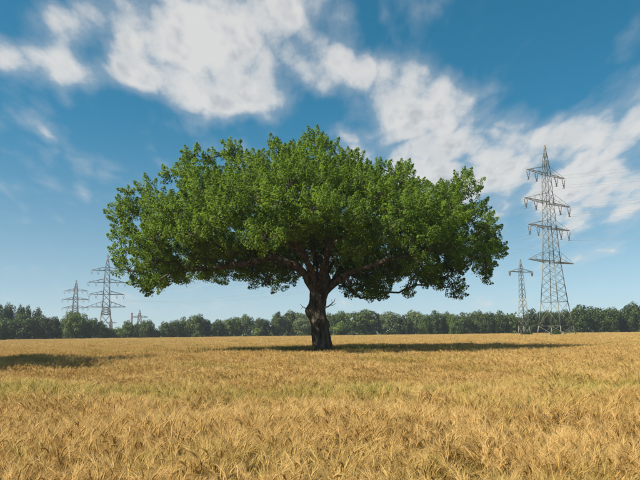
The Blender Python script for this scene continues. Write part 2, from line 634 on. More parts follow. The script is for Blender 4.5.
    def resample(path, step, jitter=0.0):
        path = np.array(path)
        # Catmull-Rom through the points
        pts = []
        ext = np.vstack([2 * path[0] - path[1], path, 2 * path[-1] - path[-2]])
        for i in range(1, len(ext) - 2):
            L = np.linalg.norm(ext[i + 1] - ext[i])
            m = max(2, int(L / step))
            for k in range(m):
                t = k / m
                a, b, c, d = ext[i - 1], ext[i], ext[i + 1], ext[i + 2]
                pts.append(0.5 * (2 * b + (c - a) * t + (2 * a - 5 * b + 4 * c - d) * t * t + (3 * b - a - 3 * c + d) * t ** 3))
        pts.append(path[-1])
        pts = np.array(pts)
        if jitter:
            j = rng.normal(size=pts.shape) * jitter
            j[0] = 0
            pts = pts + j
        return pts

    nodes, parent, owner, plen, count = [], [], [], [], []
    chains = []          # (owner, [node ids])
    for li, path in enumerate(limb_paths):
        pts = resample(path, 0.55, 0.05)
        ids = []
        for k, q in enumerate(pts):
            nodes.append(q)
            parent.append(ids[-1] if ids else -1)
            owner.append(li)
            plen.append(0.0 if not ids else plen[ids[-1]] + np.linalg.norm(q - nodes[ids[-1]]))
            ids.append(len(nodes) - 1)
        chains.append((li, ids))
    fork = P(320, 288)
    order = np.argsort(np.linalg.norm(lobes - fork, axis=1))
    ends = []
    for k in order:
        L = lobes[k]
        N = np.array(nodes)
        v = L - N
        dist = np.linalg.norm(v, axis=1)
        rad_n = np.linalg.norm(N - fork, axis=1)
        cost = dist + 0.12 * np.array(plen) + np.where(rad_n > np.linalg.norm(L - fork), 2.0, 0) + np.where(rad_n < 1.6, 3.0, 0)
        j = int(np.argmin(cost))
        a = nodes[j]
        par = parent[j]
        dirn = unit(a - nodes[par]) if par >= 0 else np.array([0, 0, 1.0])
        m = max(2, int(dist[j] / 0.55))
        c1 = a + dirn * dist[j] * 0.35
        c2 = L - np.array([0, 0, 0.25]) * dist[j]
        ids = [j]
        for q in range(1, m + 1):
            t = q / m
            pnt = (1 - t) ** 3 * a + 3 * (1 - t) ** 2 * t * c1 + 3 * (1 - t) * t * t * c2 + t ** 3 * L
            if q < m:
                pnt = pnt + rng.normal(size=3) * 0.06
            nodes.append(pnt)
            parent.append(ids[-1])
            owner.append(owner[j])
            plen.append(plen[ids[-1]] + np.linalg.norm(pnt - nodes[ids[-1]]))
            ids.append(len(nodes) - 1)
        chains.append((owner[j], ids))
        ends.append(ids[-1])
    cnt = np.zeros(len(nodes))
    for e in ends:
        k = e
        while k >= 0:
            cnt[k] += 1
            k = parent[k]
    rad = 0.0255 * np.maximum(cnt, 0.5) ** 0.52
    for li in range(len(limb_paths)):
        mb = MB()
        for ow, ids in chains:
            if ow != li:
                continue
            r = np.array([rad[i] for i in ids])
            if ids[0] != chains[li][1][0]:
                r[0] = min(r[0], r[1] * 1.5)
            else:
                r = r * np.linspace(1.1, 1.0, len(r))
            mb.tube([nodes[i] for i in ids], r, 9 if r[0] > 0.1 else 5)
        link('limb', mb.mesh('limb', M_BARK, True), root)

    # ---------------- trunk
    prof = [(362, 312.2, 334.6), (356, 312.6, 333.6), (351, 313, 332.9), (340, 312.4, 331), (330, 311.6, 329.2), (322, 311, 327.6), (311, 309.4, 325.8),
            (300, 309.6, 326.6), (292, 310.0, 329.6), (286, 308.6, 332.0), (281, 309.5, 332.0), (274, 313, 329)]
    zc, xc, rr = [], [], []
    for py, xl, xr in prof:
        l, r_ = P(xl, py), P(xr, py)
        zc.append(l[2]); xc.append((l[0] + r_[0]) / 2); rr.append((r_[0] - l[0]) / 2)
    zc, xc, rr = map(np.array, (zc, xc, rr))
    zc[0] = -0.1
    nz, na = 170, 150
    Z = np.linspace(-0.1, zc[-1], nz)
    A = np.linspace(0, 2 * math.pi, na, endpoint=False)
    zz, aa = np.meshgrid(Z, A, indexing='ij')
    rad0 = np.interp(zz, zc, rr)
    cx = np.interp(zz, zc, xc)
    rad0 = rad0 + 0.28 * np.exp(-(zz + 0.1) / 0.35) * (0.6 + 0.4 * np.cos(5 * aa + 0.7))
    # buttress folds and bark ridges
    fold = 0.035 * np.cos(4 * aa + 0.8 * zz) + 0.025 * np.cos(7 * aa - 1.1 * zz + 1)
    ridge = np.zeros_like(zz)
    for k in range(26):
        fa, ph = rng.integers(9, 34), rng.uniform(0, 6.28)
        ridge += np.sin(fa * aa + ph + 0.9 * np.sin(zz * rng.uniform(0.8, 3) + rng.uniform(0, 6)) * 1.4) * rng.uniform(.3, 1)
    ridge = np.abs(ridge) / 6
    burl = np.zeros_like(zz)

    def bump(px, py, ang, amp, sz, sa):
        nonlocal burl
        z0 = P(px, py)[2]
        da = (aa - ang + math.pi) % (2 * math.pi) - math.pi
        burl += amp * np.exp(-((zz - z0) / sz) ** 2 - (da / sa) ** 2)

    bump(306, 312, math.pi, 0.26, 0.42, 0.45)
    bump(306, 309, math.pi * 1.12, 0.10, 0.2, 0.3)
    bump(320, 322, -math.pi / 2, 0.20, 0.22, 0.75)
    bump(320, 328, -math.pi / 2 + .1, -0.16, 0.22, 0.35)
    bump(320, 342, -math.pi / 2 - .2, -0.10, 0.45, 0.22)
    bump(329, 324, 0.0, 0.10, 0.3, 0.5)
    bump(318, 300, -math.pi / 2 + .5, 0.10, 0.35, 0.4)
    for k in range(30):
        z0, a0 = rng.uniform(0, zc[-1]), rng.uniform(0, 6.28)
        da = (aa - a0 + math.pi) % (2 * math.pi) - math.pi
        burl += rng.uniform(-.05, .07) * np.exp(-((zz - z0) / rng.uniform(.1, .35)) ** 2 - (da / rng.uniform(.15, .5)) ** 2)
    RR = rad0 + fold + burl - 0.10 * ridge
    V = np.stack([cx + RR * np.cos(aa), RR * 0.96 * np.sin(aa), zz], -1)
    verts = V.reshape(-1, 3)
    i = np.arange(nz - 1)[:, None]
    j = np.arange(na)[None, :]
    j2 = (j + 1) % na
    q = np.stack([i * na + j, i * na + j2, (i + 1) * na + j2, (i + 1) * na + j], -1).reshape(-1, 4)
    verts = np.vstack([verts, [[xc[-1], 0, zc[-1] + 0.15]]])
    tc = np.stack([(nz - 1) * na + np.arange(na), (nz - 1) * na + (np.arange(na) + 1) % na, np.full(na, nz * na)], -1)
    trunk = link('trunk', mesh_from('trunk', verts, [q, tc], M_BARK, True), root)
    trunk['label'] = 'gnarled dark trunk with a burl on its left side'
    # dead twig on the right of the trunk and a small one on the burl
    mb = MB()
    mb.tube([P(323, 308, -.3), P(328, 307, -.5), P(331, 304.5, -.5), P(334, 302, -.6), P(335, 299, -.6)], [.05, .04, .03, .02, .008], 6)
    mb.tube([P(330, 305.5, -.5), P(333, 305.5, -.5), P(336, 303.5, -.4)], [.025, .018, .008], 5)
    mb.tube([P(332, 304, -.5), P(331.5, 300, -.6)], [.016, .006], 5)
    link('dead_twig', mb.mesh('dead_twig', M_BARK, True), root)
    mb = MB()
    mb.tube([P(307, 309, 0), P(303, 307, -.1), P(300, 304, -.1)], [.03, .02, .008], 5)
    mb.tube([P(303, 307, -.1), P(301, 309, -.1)], [.016, .006], 5)
    link('dead_twig', mb.mesh('dead_twig', M_BARK, True), root)

    # ---------------- leaves
    ctr = np.array([0, 0, 5.0])
    clumps, cn, cr = [], [], []
    for k, (L, r) in enumerate(zip(lobes, rads)):
        m = int(rng.uniform(13, 17) * (r / 1.1) ** 1.5) + 3
        if k >= n_shell:
            m = int(m * 0.5)
        o = unit(L - ctr + np.array([0, 0, 1.5]))
        dv = unit(rng.normal(size=(m * 5, 3)) + o * 0.65)
        keep = []
        for q_ in dv:
            if all(np.dot(q_, w_) < 0.78 for w_ in keep):
                keep.append(q_)
            if len(keep) >= m:
                break
        dv = np.array(keep)
        pos = L + dv * (r * rng.uniform(0.45, 0.85, len(dv)))[:, None] * np.array([1, 1, 0.8])
        clumps.append(pos)
        # tufts stand outwards and upwards from their lobe
        cn.append(unit(dv * .8 + 0.35 * o + np.array([0, 0, 0.55]) + rng.normal(size=(len(dv), 3)) * .2))
        cr.append(rng.uniform(0.5, 1.0, len(dv)) * (.55 + .45 * min(r, 1.1)))
    own = np.concatenate([np.full(len(c), k) for k, c in enumerate(clumps)])
    clumps = np.vstack(clumps); cn = np.vstack(cn); cr = np.concatenate(cr)
    # drop tufts buried inside another lobe
    keep = np.ones(len(clumps), bool)
    for k, (L, r) in enumerate(zip(lobes, rads)):
        d = np.linalg.norm((clumps - L) / np.array([1, 1, .8]), axis=1)
        bur = (d < r * 0.5) & (own != k) & (rng.random(len(clumps)) < 0.75)
        keep &= ~bur
    own, clumps, cn, cr = own[keep], clumps[keep], cn[keep], cr[keep]
    per = (rng.uniform(110, 172, len(clumps)) * (cr / 0.75) ** 1.5).astype(int)
    idx = np.repeat(np.arange(len(clumps)), per)
    n = len(idx)
    u = rng.random(n) ** .9
    dvec = unit(np.cross(cn[idx], rng.normal(size=(n, 3))))
    wid = cr[idx] * .42 * (1 - u) ** .55 * np.minimum(1, .35 + u * 3.5)
    rr_ = wid * rng.random(n) ** 0.4
    rr_ *= np.where(rng.random(n) < 0.05, 1.6, 1.0)
    pos = clumps[idx] + cn[idx] * (cr[idx] * (u - .2))[:, None] + dvec * rr_[:, None]
    nrm = unit(0.75 * dvec + 0.5 * cn[idx] + np.array([0, 0, .35]) + 0.5 * rng.normal(size=(n, 3)))
    v, tri = leaf_quads(pos, nrm, rng.uniform(0.070, 0.132, n), 0.72, 0.10)
    print('oak clumps', len(clumps), 'leaves', n)
    link('crown', mesh_from('crown', v, tri, M_OAK), root, 'stuff')
    # twigs from lobe to clump
    a = lobes[own] - np.array([0, 0, .1])
    b = clumps
    dn = unit(b - a)
    s1 = unit(np.cross(dn, np.array([0.2, 0.3, 1.0])))
    s2 = np.cross(dn, s1)
    vv, tt = [], []
    m = len(a)
    w0, w1 = 0.022, 0.008
    ang = [0, 2.094, 4.188]
    ring0 = [a + w0 * (math.cos(t) * s1 + math.sin(t) * s2) for t in ang]
    ring1 = [b + w1 * (math.cos(t) * s1 + math.sin(t) * s2) for t in ang]
    vv = np.stack(ring0 + ring1, 1).reshape(-1, 3)
    k = np.arange(m)[:, None] * 6
    qd = np.concatenate([k + np.array(f) for f in ((0, 1, 4, 3), (1, 2, 5, 4), (2, 0, 3, 5))], 1).reshape(-1, 4)
    link('twigs', mesh_from('twigs', vv, qd, M_BARK), root, 'stuff')
    return root


build_oak()


# ------------------------------------------------------------------ smaller trees (unit size, scaled by their root)
def unit_crown(kind, seed):
    g = np.random.default_rng(seed)
    cfg = {
        'dome': dict(n=64, z0=.0, r=(.12, .19), pw=2.5, leaf=.050, per=95),
        'oval': dict(n=58, z0=.0, r=(.11, .19), pw=2.1, leaf=.050, per=95),
        'tall': dict(n=40, z0=.12, r=(.11, .20), pw=1.8, leaf=.050, per=80),
        'willow': dict(n=70, z0=.0, r=(.08, .15), pw=2.3, leaf=.042, per=90),
        'bush': dict(n=34, z0=-.1, r=(.14, .24), pw=2.2, leaf=.065, per=90),
    }[kind]
    zc, hz = (1 + cfg['z0']) / 2, (1 - cfg['z0']) / 2
    pts, rad = [], []
    while len(pts) < cfg['n']:
        d = unit(g.normal(size=3))
        if d[2] < -0.93:
            continue
        rr = g.uniform(0.45, 0.92) if g.random() < 0.75 else g.uniform(.1, .5)
        r = g.uniform(*cfg['r'])
        sup = (abs(d[0]) ** cfg['pw'] + abs(d[1]) ** cfg['pw'] + abs(d[2]) ** cfg['pw']) ** (-1 / cfg['pw'])
        q = d * rr * sup * (1 - r * 1.1)
        p = np.array([q[0] * .5, q[1] * .5, zc + q[2] * hz])
        if pts and np.linalg.norm(np.array(pts) - p, axis=1).min() < r * 0.62:
            continue
        pts.append(p); rad.append(r)
    pts, rad = np.array(pts), np.array(rad)
    n = cfg['n'] * cfg['per']
    k = g.integers(0, cfg['n'], n)
    d = unit(g.normal(size=(n, 3)) + unit(pts[k] - np.array([0, 0, .45])) * .5)
    pos = pts[k] + d * (rad[k] * g.uniform(.6, 1.08, n))[:, None] * np.array([1, 1, .85])
    nrm = unit(d + np.array([0, 0, .35]) + g.normal(size=(n, 3)) * .4)
    droop = np.array([0, 0, -1.2]) if kind == 'willow' else None
    v, t = leaf_quads(pos, nrm, g.uniform(.7, 1.3, n) * cfg['leaf'], .8, .12, droop)
    return v, t, pts


def unit_trunk(pts, seed, r=.028):
    g = np.random.default_rng(seed)
    mb = MB()
    top = np.array([g.normal() * .02, g.normal() * .02, .62])
    mb.tube([(0, 0, -.02), (g.normal() * .01, 0, .12), (g.normal() * .015, g.normal() * .01, .3), top], [r * 1.35, r, r * .8, r * .3], 7)
    for p in pts[::3]:
        b = np.array([0, 0, g.uniform(.16, .45)])
        if p[2] > b[2]:
            mb.tube([b, (b + p) / 2 + np.array([0, 0, .02]), p], [r * .5, r * .3, r * .12], 4)
    return mb


CROWNS = {}
for kd in ('dome', 'oval', 'tall', 'willow', 'bush'):
    for s in range(3):
        v, t, pts = unit_crown(kd, 100 + 7 * s + len(kd) * 31)
        cm = mesh_from('crown_' + kd, v, t, M_FAR['mid'])
        tm = unit_trunk(pts, s, .03 if kd != 'tall' else .035).mesh('trunk_' + kd, M_TRUNK, True)
        CROWNS[kd, s] = (cm, tm)


def plant(name, kind, var, tint, loc, w, h, rot, label, cat, group=None):
    root = link(name, None)
    root.location = loc
    root.rotation_euler = (0, 0, rot)
    root.scale = (w, w, h)
    tag(root, label, cat, group)
    cm, tm = CROWNS[kind, var % 3]
    c = link('crown', cm, root)
    c.material_slots[0].link = 'OBJECT'
    c.material_slots[0].material = M_FAR[tint]
    c['kind'] = 'stuff'
    link('trunk' if kind != 'bush' else 'stem', tm, root)
    return root


FAR_GROUP = 'trees of the wood edge across the field'
# place in view (x, top y, width), kind, tint, distance, label
FAR_TREES = [
    (1, 302, 13, 'tall', 'dark', 205, 'tall thin-crowned dark tree at the very left end of the wood edge'),
    (10, 302.5, 13, 'tall', 'dark', 208, 'tall dark tree, second from the left end of the wood edge'),
    (20.5, 303.5, 10, 'tall', 'dark', 206, 'left one of the pair of tall loose trees at the left of the wood edge'),
    (27.5, 303, 9, 'tall', 'dark', 209, 'right one of the pair of tall loose trees at the left of the wood edge'),
    (38, 307, 10, 'tall', 'dark', 210, 'slim tree top poking up alone just right of the tall loose pair'),
    (8, 317, 24, 'dome', 'dark', 200, 'dark low dome in front of the tall trees at far left'),
    (28, 314, 24, 'dome', 'dark', 202, 'dark broad tree below the pair of tall loose trees'),
    (43, 315, 18, 'dome', 'dark', 204, 'dark tree between the slim tree top and the sloping rounded tree'),
    (53, 315.5, 15, 'oval', 'dark', 205, 'dark rounded tree sloping down towards the big dome beneath the left pylons'),
    (62, 319, 13, 'oval', 'dark', 206, 'lower dark tree tucked against the left flank of the big dome below the pylon'),
    (75.5, 310.5, 23, 'dome', 'mid', 204, 'big smooth dome-shaped tree directly below the smaller left pylon'),
    (92, 317, 15, 'oval', 'dark', 206, 'dark tree just left of the foot of the taller left pylon'),
    (102, 320.5, 10, 'oval', 'dark', 212, 'small dark tree right in front of the legs of the taller left pylon'),
    (109, 327, 12, 'bush', 'mid', 214, 'low rounded bushy tree just right of the taller left pylon'),
    (119, 326.5, 14, 'bush', 'lime', 216, 'low light-green bushy tree in front of the tree with the red chimney'),
    (129, 320, 12, 'oval', 'mid', 222, 'tree at the foot of the thin red chimney'),
    (138, 322, 9, 'oval', 'dark', 222, 'dark tree below the tiny single-arm pylon'),
    (147.5, 319, 13, 'dome', 'mid', 220, 'round tree just right of the tiny single-arm pylon'),
    (156, 328, 10, 'bush', 'dark', 222, 'lowest dark bushy tree in the dip of the wood edge'),
    (166, 321, 13, 'oval', 'mid', 224, 'first rounded tree right of the dip in the wood edge'),
    (175, 319, 11, 'oval', 'dark', 226, 'narrow dark tree left of the stepped rise in the wood edge'),
    (185, 317, 13, 'dome', 'mid', 228, 'middle tree of the stepped rise, left of the high crown'),
    (197, 313.8, 17, 'dome', 'mid', 228, 'high rounded tree at the top of the stepped rise in the wood edge'),
    (206, 318, 10, 'oval', 'dark', 230, 'dark tree on the right shoulder of the high rounded tree'),
    (217, 319.5, 15, 'dome', 'dark', 231, 'low broad dark tree in the saddle left of the paler ragged crown'),
    (229, 317.5, 14, 'oval', 'mid', 232, 'tree rising towards the paler ragged crown from the left'),
    (237, 316, 12, 'oval', 'mid', 233, 'tree leaning against the left of the paler ragged crown'),
    (246, 312.8, 14, 'tall', 'pale', 234, 'paler ragged tall crown standing above its neighbours left of the oak trunk'),
    (262, 317.6, 17, 'dome', 'dark', 232, 'neat dark dome in the gap between the ragged pale crown and the high group'),
    (258, 326, 9, 'bush', 'lime', 229, 'small light-green bush at the foot of the neat dark dome'),
    (278.5, 311.5, 14, 'oval', 'dark', 234, 'dark upright tree at the left of the high group beside the oak trunk'),
    (292, 309.5, 17, 'oval', 'mid', 236, 'high tree between the dark upright tree and the pale willow left of the oak trunk'),
    (303.5, 312.5, 20, 'willow', 'pale', 231, 'pale grey-green willow directly left of the oak trunk'),
    (316, 311, 16, 'oval', 'dark', 238, 'dark tree mostly hidden behind the oak trunk'),
    (330, 312, 12, 'oval', 'mid', 237, 'tree peeping out right of the oak trunk below the dead twig'),
    (341.5, 310, 17, 'dome', 'mid', 238, 'broad tree behind the small lime-green one right of the oak trunk'),
    (339, 320.5, 14, 'bush', 'lime', 231, 'small bright lime-green tree just right of the oak trunk'),
    (364, 308.8, 28, 'dome', 'mid', 234, 'largest rounded dome of the wood edge, right of the oak trunk'),
    (388.5, 310.8, 24, 'dome', 'pale', 235, 'pale flat-topped dome right of the largest rounded dome'),
    (404, 315, 14, 'oval', 'dark', 234, 'dark shorter tree between two paler domes right of the oak'),
    (414, 309.8, 18, 'dome', 'pale', 240, 'paler high dome behind the dark shorter tree'),
    (424, 313.5, 13, 'oval', 'mid', 236, 'green tree in the shallow notch right of the paler high dome'),
    (434, 310.6, 17, 'dome', 'dark', 237, 'dark dome below the right hand part of the oak crown'),
    (446.5, 311, 13, 'oval', 'mid', 239, 'mid-green tree left of the narrow light-green strip-like tree'),
    (452, 313, 8, 'oval', 'lime', 234, 'narrow upright light-green tree in the right half of the wood edge'),
    (461, 312.5, 18, 'dome', 'dark', 234, 'dark dome just right of the narrow light-green tree'),
    (475.5, 309.8, 17, 'oval', 'mid', 239, 'high tree at the middle of the even stretch below the oak crown tip'),
    (486, 311, 17, 'dome', 'dark', 235, 'dark rounded tree right below the tip of the oak crown'),
    (498, 310.6, 16, 'dome', 'dark', 235, 'dark rounded tree right of the oak crown tip'),
    (510, 313.5, 14, 'oval', 'mid', 236, 'lighter sloping tree left of the small right pylon'),
    (520, 316.5, 12, 'oval', 'dark', 236, 'low dark tree directly behind the small right pylon'),
    (534, 309, 20, 'dome', 'dark', 232, 'dark tree between the small right pylon and the big pylon'),
    (550, 310, 17, 'dome', 'dark', 232, 'dark tree seen through the left legs of the big pylon'),
    (563, 308.5, 15, 'oval', 'dark', 233, 'dark tree seen through the right legs of the big pylon'),
    (578, 304.8, 20, 'dome', 'dark', 231, 'high dark dome immediately right of the big pylon'),
    (593, 306, 17, 'dome', 'dark', 232, 'middle one of the dark domes right of the big pylon'),
    (608, 306.3, 22, 'dome', 'dark', 231, 'wide dark dome with a sloping right shoulder near the right edge'),
    (622, 309, 12, 'oval', 'dark', 234, 'dark tree in the dip before the tall trees at the right edge'),
    (633, 301.5, 20, 'oval', 'dark', 230, 'tallest dark tree at the right edge of the view'),
    (2, 321, 12, 'bush', 'dark', 176, 'dark round bush standing in front of the wood at the left edge'),
]
for k, (px, ty, w, kind, tint, Y, label) in enumerate(FAR_TREES):
    b = at(px, ty, Y)
    wd = w / 640 * Y * 1.22
    bush = kind == 'bush'
    plant('bush' if bush else 'woodland_tree', kind, k, tint, (b.x, Y, 0), wd, b.z * 1.03, rng.uniform(0, 6.28), label,
          'bush' if bush else 'tree', 'low bushes along the wood edge' if bush else FAR_GROUP)


# the wood behind and its undergrowth: a mass nobody could count
def wood_mass():
    def edge_y(x):
        return np.interp(x, [-400, -110, -60, -20, 60, 130, 400], [190, 208, 222, 238, 244, 240, 250])
    n = 80000
    x = rng.uniform(-330, 330, n)
    lay = rng.random(n)
    y = edge_y(x) + 4 + rng.random(n) ** 1.5 * 30
    humps = 6.0 + 1.3 * np.sin(x * .37) + 1.0 * np.sin(x * .83 + 2) + .8 * np.sin(x * .171 + 1)
    pxa = 320 + x / y * 640
    dip = np.interp(pxa, [0, 60, 100, 112, 125, 150, 160, 175, 260, 640], [1.05, .9, .75, .45, .5, .6, .4, .7, 1, 1.12])
    beyond = 1 + 0.5 * np.clip((np.abs(x) - 125) / 30, 0, 1)
    z = humps * dip * beyond * rng.random(n) ** 1.25
    pos = np.stack([x, y, z], -1)
    nrm = unit(rng.normal(size=(n, 3)) + np.array([0, -.8, .6]))
    v, t = leaf_quads(pos, nrm, rng.uniform(.5, 1.1, n), .8, .12)
    o = link('woodland_mass', mesh_from('woodland_mass', v, t, M_FAR['dark']))
    tag(o, 'dense dark woodland undergrowth filling the gaps along the far wood edge', 'woodland', kind='stuff')
    # grass verge between barley and wood
    n = 30000
    x = rng.uniform(-300, 300, n)
    y = edge_y(x) - 8 + rng.random(n) * 11
    pos = np.stack([x, y, rng.random(n) * .75], -1)
    nrm = unit(rng.normal(size=(n, 3)) * np.array([1, 1, .3]) + np.array([0, -.6, .5]))
    v, t = leaf_quads(pos, nrm, rng.uniform(.3, .8, n), .4, .1, np.array([0, 0, 1.5]))
    o = link('grass_verge', mesh_from('grass_verge', v, t, M_GRASS))
    tag(o, 'light green strip of rough grass between the barley and the wood', 'grass', kind='stuff')


wood_mass()

# the tree outside the left edge whose shade lies on the barley
plant('woodland_tree', 'dome', 1, 'mid', (-24.3, 20.3, 0), 15.5, 17.0, 0.4, 'leafy round tree just outside the left edge casting the shade patch on the barley', 'tree')


# ------------------------------------------------------------------ pylons
def lattice(mb, corners0, corners1, n, w, ring=True):
    """X bracing on the four faces between two squares of corners"""
    c0, c1 = np.array(corners0), np.array(corners1)
    for k in range(n):
        a = c0 + (c1 - c0) * (k / n)
        b = c0 + (c1 - c0) * ((k + 1) / n)
        for s in range(4):
            s2 = (s + 1) % 4
            mb.bar(a[s], b[s2], w)
            mb.bar(a[s2], b[s], w)
            if ring and k == 0:
                mb.bar(a[s], a[s2], w)


def sq(h, z):
    return [np.array([sx * h, sy * h, z]) for sx, sy in ((-1, -1), (1, -1), (1, 1), (-1, 1))]


def make_pylon(name, loc, rot, H, levels, arms, label, mat, lw=.26, bw=.11, drop=2.3, group='lattice power pylons'):
    """levels: (z, half width, panels up to next); arms: (z, half length, root height, n insulators per side)"""
    root = link(name, None)
    root.location = loc
    root.rotation_euler = (0, 0, rot)
    tag(root, label, 'pylon', group)
    zs = [l[0] for l in levels]
    hs = [l[1] for l in levels]
    for sx, sy in ((-1, -1), (1, -1), (1, 1), (-1, 1)):
        mb = MB()
        for (z0, h0, _), (z1, h1, _) in zip(levels[:-1], levels[1:]):
            mb.bar((sx * h0, sy * h0, z0), (sx * h1, sy * h1, z1), lw * (1 if z0 < H * .5 else .75))
        link('leg', mb.mesh('leg', mat), root)
    br = MB()
    for (z0, h0, n), (z1, h1, _) in zip(levels[:-1], levels[1:]):
        lattice(br, sq(h0, z0), sq(h1, z1), n, bw)
    link('bracing', br.mesh('bracing', mat), root)
    tips = []
    for (z, L, rh, ni) in arms:
        mb = MB()
        h = float(np.interp(z, zs, hs))
        h2 = float(np.interp(z + rh, zs, hs))
        for s in (-1, 1):
            tip = np.array([s * L, 0, z + .1])
            lo = [np.array([s * h, -h, z]), np.array([s * h, h, z])]
            up = [np.array([s * h2, -h2, z + rh]), np.array([s * h2, h2, z + rh])]
            tl = [tip + np.array([0, -.25, 0]), tip + np.array([0, .25, 0])]
            for k in (0, 1):
                mb.bar(lo[k], tl[k], bw * 1.7)
                mb.bar(up[k], tl[k], bw * 1.1)
            mb.bar(tl[0], tl[1], bw * 1.2)
            m = max(4, int((L - h) / 1.2))
            for q in range(m):
                t0, t1 = q / m, (q + 1) / m
                a0, a1 = lo[0] + (tl[0] - lo[0]) * t0, lo[1] + (tl[1] - lo[1]) * t0
                b0, b1 = lo[0] + (tl[0] - lo[0]) * t1, lo[1] + (tl[1] - lo[1]) * t1
                mb.bar(a0, b1, bw * .8)
                mb.bar(a1, b0, bw * .8)
                mb.bar(b0, b1, bw * .8)
                if q % 2 == 0:
                    for k in (0, 1):
                        u = up[k] + (tl[k] - up[k]) * t1
                        mb.bar((a0, a1)[k], u, bw * .7)
        arm = link('crossarm', mb.mesh('crossarm', mat), root)
        if ni:
            for s in (-1, 1):
                for q in range(ni):
                    f = (0.97, 0.5, .25)[q]
                    x = s * (h + (L - h) * f)
                    ib = MB()
                    # V-shaped pair of insulator strings with a clamp
                    for e in (-.32 * drop, .32 * drop):
                        ib.bar((x + e, 0, z), (x, 0, z - drop), .10)
                        for r_ in range(5):
                            c = np.array([x + e, 0, z]) * (1 - (r_ + 1) / 6) + np.array([x, 0, z - drop]) * ((r_ + 1) / 6)
                            ib.tube([c + np.array([0, 0, .06]), c - np.array([0, 0, .06])], .15, 6)
                    ib.bar((x, -.3, z - drop), (x, .3, z - drop), .12)
                    link('insulator', ib.mesh('insulator', M_GLASS), arm)
                    tips.append((x, z - drop))
    return root, tips


def pylon_point(root, x, z):
    return root.matrix_basis @ Vector((x, 0, z))


def pz(px, py, Y):
    return at(px, py, Y).z


# big pylon
Y1 = 150.0
b1 = at(556.5, 336, Y1)
H1 = pz(548, 145, Y1)
z = [pz(549, v, Y1) for v in (262, 228, 203, 174.5)]
zr = [pz(549, v, Y1) for v in (251.5, 220.5, 193.5, 167)]
ARM_ROT = R(39.4)
zb1 = pz(553, 326, Y1)
zb2 = pz(553, 302, Y1)
sc = 150 / 640
levels1 = [(-.2, 3.15, 1), (zb1, 2.75, 1), (zb2, 2.15, 5), (z[0], 1.42, 4), (z[1], 1.12, 3), (z[2], .95, 3), (z[3], .74, 1), (zr[3], .62, 3), (H1, .06, 0)]
arms1 = [(z[0], 9.4, zr[0] - z[0], 0), (z[1], 8.7, zr[1] - z[1], 2), (z[2], 9.6, zr[2] - z[2], 2), (z[3], 7.9, zr[3] - z[3], 2)]
big, tips1 = make_pylon('power_pylon', (b1.x, Y1, 0), ARM_ROT, H1, levels1, arms1, 'tallest four-armed lattice pylon at the right, with V-shaped insulators', M_STEEL, .16, .060)

# small right pylon
Y2 = 158.0
b2 = at(524.5, 336, Y2)
Hs = pz(522.5, 259, Y2)
za = pz(523, 272, Y2)
levels2 = [(-.2, 1.05, 1), (3, .9, 5), (za * .62, .55, 5), (za, .36, 1), (za + .9, .30, 2), (Hs, .05, 0)]
small, tips2 = make_pylon('power_pylon', (b2.x, Y2, 0), R(24), Hs, levels2, [(za, 3.6, .9, 1)], 'slim single-armed lattice pylon left of the tallest one', M_STEEL, .13, .055, drop=.9)

# left pylons beyond the wood
Y3 = 365.0
b3 = at(105, 336, Y3)
H3 = pz(107.5, 254.5, Y3)
zl = [pz(107, v, Y3) for v in (307, 294.5, 282.5, 270.5)]
l3 = [(-.2, 3.6, 2), (H3 * .28, 2.5, 5), (zl[0], 1.9, 2), (zl[1], 1.7, 2), (zl[2], 1.5, 2), (zl[3], 1.2, 1), (zl[3] + 1.8, 1.0, 3), (H3, .1, 0)]
a3 = [(zl[0], 10.6, 3.2, 0), (zl[1], 9.6, 2.0, 2), (zl[2], 10.2, 2.0, 2), (zl[3], 8.6, 2.0, 2)]
left1, tips3 = make_pylon('power_pylon', (b3.x, Y3, 0), R(22), H3, l3, a3, 'larger of the two four-armed pylons rising behind the wood at left', M_STEEL2, .30, .13)
Y4 = 530.0
b4 = at(74, 336, Y4)
H4 = pz(75, 280, Y4)
zl4 = [pz(75, v, Y4) for v in (316.5, 308, 299.7, 291)]
l4 = [(-.2, 4.0, 2), (H4 * .4, 2.4, 4), (zl4[1], 1.9, 2), (zl4[2], 1.7, 2), (zl4[3], 1.3, 1), (zl4[3] + 2, 1.1, 3), (H4, .1, 0)]
a4 = [(zl4[0], 9.6, 2.6, 0), (zl4[1], 10.2, 2.0, 2), (zl4[2], 10.6, 2.0, 2), (zl4[3], 9.2, 2.0, 2)]
left2, tips4 = make_pylon('power_pylon', (b4.x, Y4, 0), R(12), H4, l4, a4, 'smaller of the two four-armed pylons behind the wood at left', M_STEEL2, .40, .18)
# tiny ones far behind
Y5 = 560.0
b5 = at(139, 336, Y5)
H5 = pz(139.2, 310, Y5)
za5 = pz(139.2, 317.2, Y5)
make_pylon('power_pylon', (b5.x, Y5, 0), R(10), H5, [(-.2, 2.2, 3), (za5, 1.2, 1), (za5 + 1.6, 1.0, 2), (H5, .1, 0)], [(za5, 6.8, 1.4, 0)],
           'tiny single-armed pylon poking over the wood beside the red chimney', M_STEEL2, .5, .26)
b6 = at(110.5, 336, 700)
H6 = pz(110.8, 318.5, 700)
za6 = pz(110.8, 323, 700)
make_pylon('power_pylon', (b6.x, 700, 0), R(10), H6, [(-.2, 2.2, 3), (za6, 1.2, 1), (za6 + 1.6, 1.0, 2), (H6, .1, 0)], [(za6, 5.8, 1.4, 0)],
           'tiniest pylon, barely visible just right of the larger left pylon', M_STEEL2, .5, .26)

